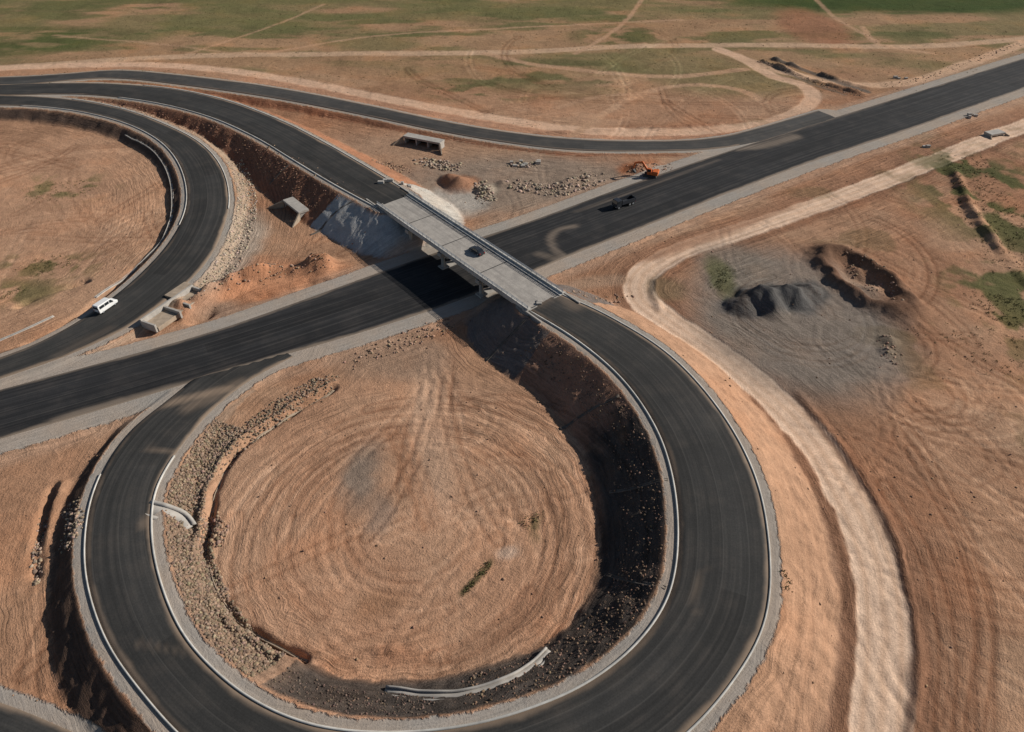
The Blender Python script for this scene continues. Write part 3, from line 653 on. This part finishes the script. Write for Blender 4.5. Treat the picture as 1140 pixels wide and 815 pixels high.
n=3000; pts=np.stack([rng.uniform(-110,170,n),rng.uniform(40,280,n)],1); d_=near(pts,R['hwy']['C'],400)[0]; ok=d_>18
for k in ('loopB','loopL','main','far'): ok&=near(pts,R[k]['C'],60)[0]>9
ok&=near(pts,cr(WL(SRV),4),200)[0]>4.2
rocks('scattered_stones',pts[ok],.06,.26,(.28,.17,.11))

# ------------------------------------------------------------------ grass tufts
def tufts(pts,hmin,hmax):
    n=len(pts);k=7;base=np.repeat(pts,k,0)+rng.normal(0,.25,(n*k,2)); z=ht(base[:,0],base[:,1]); a=rng.uniform(0,6.28,n*k);w=rng.uniform(.05,.13,n*k);h=rng.uniform(hmin,hmax,n*k);l=rng.uniform(0,.3,n*k)
    dx,dy=np.cos(a),np.sin(a)
    A=np.c_[base[:,0]-dx*w,base[:,1]-dy*w,z-.03];B=np.c_[base[:,0]+dx*w,base[:,1]+dy*w,z-.03];C=np.c_[base[:,0]-dy*l,base[:,1]+dx*l,z+h]
    return np.stack([A,B,C],1).reshape(-1,3)
gp=[along([(515,660),(530,643),(546,627)],1.0,36),along([(584,586),(600,572)],3,14),along([(1075,180),(1100,230),(1135,300)],18,420),along([(1100,340),(1140,350)],14,140),along([(798,320),(812,298)],5,50),along([(40,215),(90,212)],14,70),along([(30,300),(70,292)],9,60),along([(0,330),(25,322)],5,30),along([(865,660),(868,690)],1.2,14),along([(1040,380),(1140,400)],20,60)]
gp.append(np.stack([rng.uniform(-200,240,1400),rng.uniform(285,425,1400)],1))
V=tufts(np.concatenate(gp),.1,.38); g=NT('dry_grass'); n_=g.noise(g.pos(),.5,3); M_gr=g.out(g.mix(g.rng(n_,.35,.65,0,1),(.065,.08,.025),(.16,.13,.055)),.9)
add('grass',mk_mesh('grass',V,np.arange(len(V)).reshape(-1,3),False),M_gr)

# ------------------------------------------------------------------ vehicles
M_white=simple('white_paint',(.78,.78,.76),.35,.03,1,0,0,.5); M_darkp=simple('dark_paint',(.03,.033,.04),.35,.05,1,0,0,.5); M_glass=simple('tinted_glass',(.02,.025,.03),.12,.02,1,0,0,.6); M_tyre=simple('tyre_rubber',(.025,.025,.025),.9,.1); M_trim=simple('plastic_trim',(.05,.05,.05),.7,.05); M_lampw=simple('headlamp_lens',(.7,.7,.65),.2,.02,1,0); M_lampr=simple('tail_lamp_lens',(.4,.02,.02),.3,.02,1,0)
M_org=simple('orange_paint',(.55,.13,.03),.5,.12,1,0)
def wheels(par,xsw,hw,r,w=.24):
    i=1
    for x in xsw:
        for sg in (-1,1):
            b=MB(); y0=sg*hw-(w if sg>0 else 0); b.cyl(x,y0,r,r,w,20,'y'); b.obj('wheel_%d'%i,M_tyre,par,.03)
            b=MB(); b.cyl(x,sg*(hw+.012)-(.02 if sg>0 else 0),r,r*.55,.02,14,'y'); b.obj('hub_%d'%i,M_steel,par); i+=1
def lights(par,xf,xr,hw,z):
    b=MB(); [b.box(xf-.02,xf+.03,sg*hw-.18,sg*hw+.18,z-.09,z+.09) for sg in (-1,1)]; b.obj('headlamps',M_lampw,par)
    b=MB(); [b.box(xr-.03,xr+.02,sg*hw-.1,sg*hw+.1,z-.1,z+.2) for sg in (-1,1)]; b.obj('tail_lamps',M_lampr,par)
def sideglass(b,quad,wf,off=.012):
    for sg in (-1,1): b.quad(*[(x,sg*(wf(z)+off),z) for x,z in quad])
def van(name,loc,rz,paint):
    e=empty(name,loc,rz); wf=lambda z:.98 if z<1.2 else .98-(z-1.2)*.13
    b=MB(); b.prof([(-2.65,.35),(2.5,.35),(2.68,.55),(2.62,1.0),(1.85,1.25),(1.15,2.1),(.9,2.22),(-2.5,2.25),(-2.66,2.05)],wf); b.obj('body',paint,e,.07)
    b=MB(); sideglass(b,[(.55,1.3),(1.62,1.3),(1.05,2.0),(.55,2.0)],wf); sideglass(b,[(-.8,1.35),(.4,1.35),(.4,2.0),(-.8,2.0)],wf); sideglass(b,[(-2.3,1.35),(-.95,1.35),(-.95,2.0),(-2.3,2.0)],wf)
    b.quad((1.86,-.82,1.29),(1.86,.82,1.29),(1.21,.74,2.06),(1.21,-.74,2.06)); b.quad((-2.69,-.75,1.35),(-2.69,.75,1.35),(-2.69,.7,1.98),(-2.69,-.7,1.98)); b.obj('windows',M_glass,e)
    b=MB(); b.box(2.6,2.78,-.9,.9,.35,.6); b.box(-2.78,-2.6,-.9,.9,.35,.6); b.box(1.2,1.4,1.0,1.2,1.3,1.55); b.box(1.2,1.4,-1.2,-1.0,1.3,1.55); b.obj('bumpers_and_mirrors',M_trim,e,.03)
    wheels(e,(1.75,-1.75),.97,.35); lights(e,2.66,-2.67,.75,.85); return e
def car(name,loc,rz,paint):
    e=empty(name,loc,rz); wf=lambda z:.88 if z<.85 else .88-(z-.85)*.32
    b=MB(); b.prof([(-2.1,.3),(2.05,.3),(2.2,.5),(2.12,.72),(1.1,.92),(.35,1.42),(-.95,1.45),(-1.75,1.0),(-2.15,.92),(-2.22,.55)],wf); b.obj('body',paint,e,.06)
    b=MB(); sideglass(b,[(-.25,.93),(.85,.93),(.3,1.34),(-.25,1.36)],wf); sideglass(b,[(-1.35,.97),(-.35,.93),(-.35,1.36),(-.9,1.36)],wf)
    b.quad((1.08,-.76,.955),(1.08,.76,.955),(.42,.66,1.4),(.42,-.66,1.4)); b.quad((-1.72,-.76,1.04),(-1.72,.76,1.04),(-1.02,.66,1.43),(-1.02,-.66,1.43)); b.obj('windows',M_glass,e)
    b=MB(); b.box(2.1,2.28,-.8,.8,.3,.5); b.box(-2.3,-2.15,-.8,.8,.3,.52); b.obj('bumpers',M_trim,e,.03)
    wheels(e,(1.35,-1.35),.87,.32,.2); lights(e,2.15,-2.2,.65,.68); return e
def lorry(name,loc,rz):
    e=empty(name,loc,rz); wf=lambda z:1.15
    b=MB(); b.prof([(1.7,.6),(3.5,.6),(3.6,.9),(3.5,1.7),(3.25,2.6),(1.75,2.7)],wf); b.obj('cab',M_darkp,e,.06)
    b=MB(); b.box(-3.5,1.45,-1.2,-1.1,1.05,2.2); b.box(-3.5,1.45,1.1,1.2,1.05,2.2); b.box(-3.6,-3.503,-1.2,1.2,1.05,2.1); b.box(1.453,1.55,-1.2,1.2,1.05,2.5); b.box(-3.5,1.45,-1.097,1.097,1.0,1.15); b.obj('tipper_body',M_darkp,e,.02)
    b=MB(); b.box(-3.5,3.2,-.45,.45,.6,.95); b.obj('chassis',M_trim,e)
    b=MB(); b.quad((3.555,-1,1.72),(3.555,1,1.72),(3.33,.95,2.45),(3.33,-.95,2.45)); sideglass(b,[(2.2,1.65),(3.3,1.65),(3.15,2.4),(2.2,2.4)],wf); b.obj('windows',M_glass,e)
    wheels(e,(2.6,-1.5,-2.7),1.13,.5,.3); lights(e,3.56,-3.6,.9,.85); return e
def excavator(name,loc,rz):
    e=empty(name,loc,rz)
    b=MB()
    for sg in (-1,1):
        y0,y1=sorted((sg*.85,sg*1.4)); o=len(b.V); pr=[(-1.9,.1),(1.9,.1),(2.2,.45),(1.9,.85),(-1.9,.85),(-2.2,.45)]
        for y in (y0,y1): b.V+=[(x,y,z) for x,z in pr]
        b.F+=[(o+i,o+(i+1)%6,o+6+(i+1)%6,o+6+i) for i in range(6)]+[tuple(o+i for i in range(6))[::-1],tuple(o+6+i for i in range(6))]
    b.box(-1,1,-.84,.84,.4,.8); b.obj('tracks',M_trim,e,.04)
    b=MB(); b.box(-2.4,.9,-1.35,1.35,1.0,1.75); b.box(-2.5,-.6,-1.3,1.3,1.753,2.2,(.1,.1)); b.box(-.4,1.1,.45,1.4,1.755,2.9,(.1,.06)); b.obj('house',M_org,e,.06)
    b=MB(); b.box(1.02,1.12,.6,1.25,1.9,2.7); b.box(-.2,.9,1.37,1.42,2.0,2.75); b.obj('cab_windows',M_glass,e)
    b=MB(); b.beam((.9,1.6),(3.0,4.2),.45,.6,.6); b.beam((2.9,4.25),(5.3,3.6),.42,.6,.4); b.beam((5.2,3.8),(5.7,1.4),.35,.5,.3); b.obj('boom_and_arm',M_org,e,.03)
    b=MB(); b.beam((5.7,1.5),(5.2,.7),1.1,.3,.8); b.beam((5.3,.7),(4.7,.6),1.1,.8,.15); b.obj('bucket',M_trim,e,.03); return e
def on_road(u,v,k):
    r=R[k]; z=2.
    for _ in range(5):
        p=W(u,v,z); d,t,sd=near(p[None,:2],r['C'],300); z=float(np.interp(t,np.arange(len(r['C'])),r['C'][:,2])[0])+.1
    return (p[0],p[1],z)
van('white_van',on_road(119,343,'loopL'),heading((100,352),(150,318)),M_white)
lorry('tipper_lorry',on_road(694,229,'hwy'),heading((760,208),(650,244)))
p=W(531,281,7.06); car('dark_car',(p[0],p[1],7.062),br.rotation_euler[2],M_darkp)
p=WT(724,196); excavator('orange_excavator',(p[0],p[1],p[2]-.1),math.radians(158))
def blocks(u,v,n,sp):
    p=WT(u,v); e=empty('concrete_blocks',(p[0],p[1],p[2])); b=MB()
    for i in range(n):
        x,y=random.uniform(-sp,sp),random.uniform(-sp*.6,sp*.6); a=random.uniform(.4,.9); zz=float(ht(p[0]+x,p[1]+y))-p[2]; b.box(x-a,x+a,y-.4,y+.4,zz-.2,zz+random.uniform(.5,1.0))
    b.obj('blocks',M_conc,e,.05)
for q in ((1003,87,3,3),(1082,130,3,2.5),(1028,163,2,1.5),(585,183,8,5),(452,208,3,1.5),(430,204,3,1.5),(602,338,2,1)): blocks(*q)

# ------------------------------------------------------------------ light, sky, camera
SUN_EL=math.radians(29); az=math.radians(74)   # clockwise from +Y
w=bpy.data.worlds.new('World'); sc.world=w; w.use_nodes=True; nt=w.node_tree; sky=nt.nodes.new('ShaderNodeTexSky'); sky.sky_type='NISHITA'; sky.sun_disc=False; sky.sun_elevation=SUN_EL; sky.sun_rotation=az; sky.altitude=900
nt.links.new(sky.outputs[0],nt.nodes['Background'].inputs[0]); nt.nodes['Background'].inputs[1].default_value=.055
ld=bpy.data.lights.new('sun','SUN'); ld.energy=5.0; ld.angle=math.radians(.5); ld.color=(1,.94,.86); lo_=bpy.data.objects.new('sun',ld); sc.collection.objects.link(lo_)
dirv=Vector((math.sin(az)*math.cos(SUN_EL),math.cos(az)*math.cos(SUN_EL),math.sin(SUN_EL))); lo_.rotation_euler=dirv.to_track_quat('Z','Y').to_euler(); lo_.location=(0,0,150)
cd=bpy.data.cameras.new('camera'); cam=bpy.data.objects.new('camera',cd); sc.collection.objects.link(cam); cd.sensor_width=36; cd.lens=36*FPX/1140; cam.location=(0,0,CAMH); cam.rotation_euler=(math.radians(50),0,0); cd.clip_end=9000; cd.clip_start=1
sc.camera=cam
sc.view_settings.view_transform='Standard'; sc.view_settings.look='None'; sc.view_settings.exposure=0
print('verts',N)
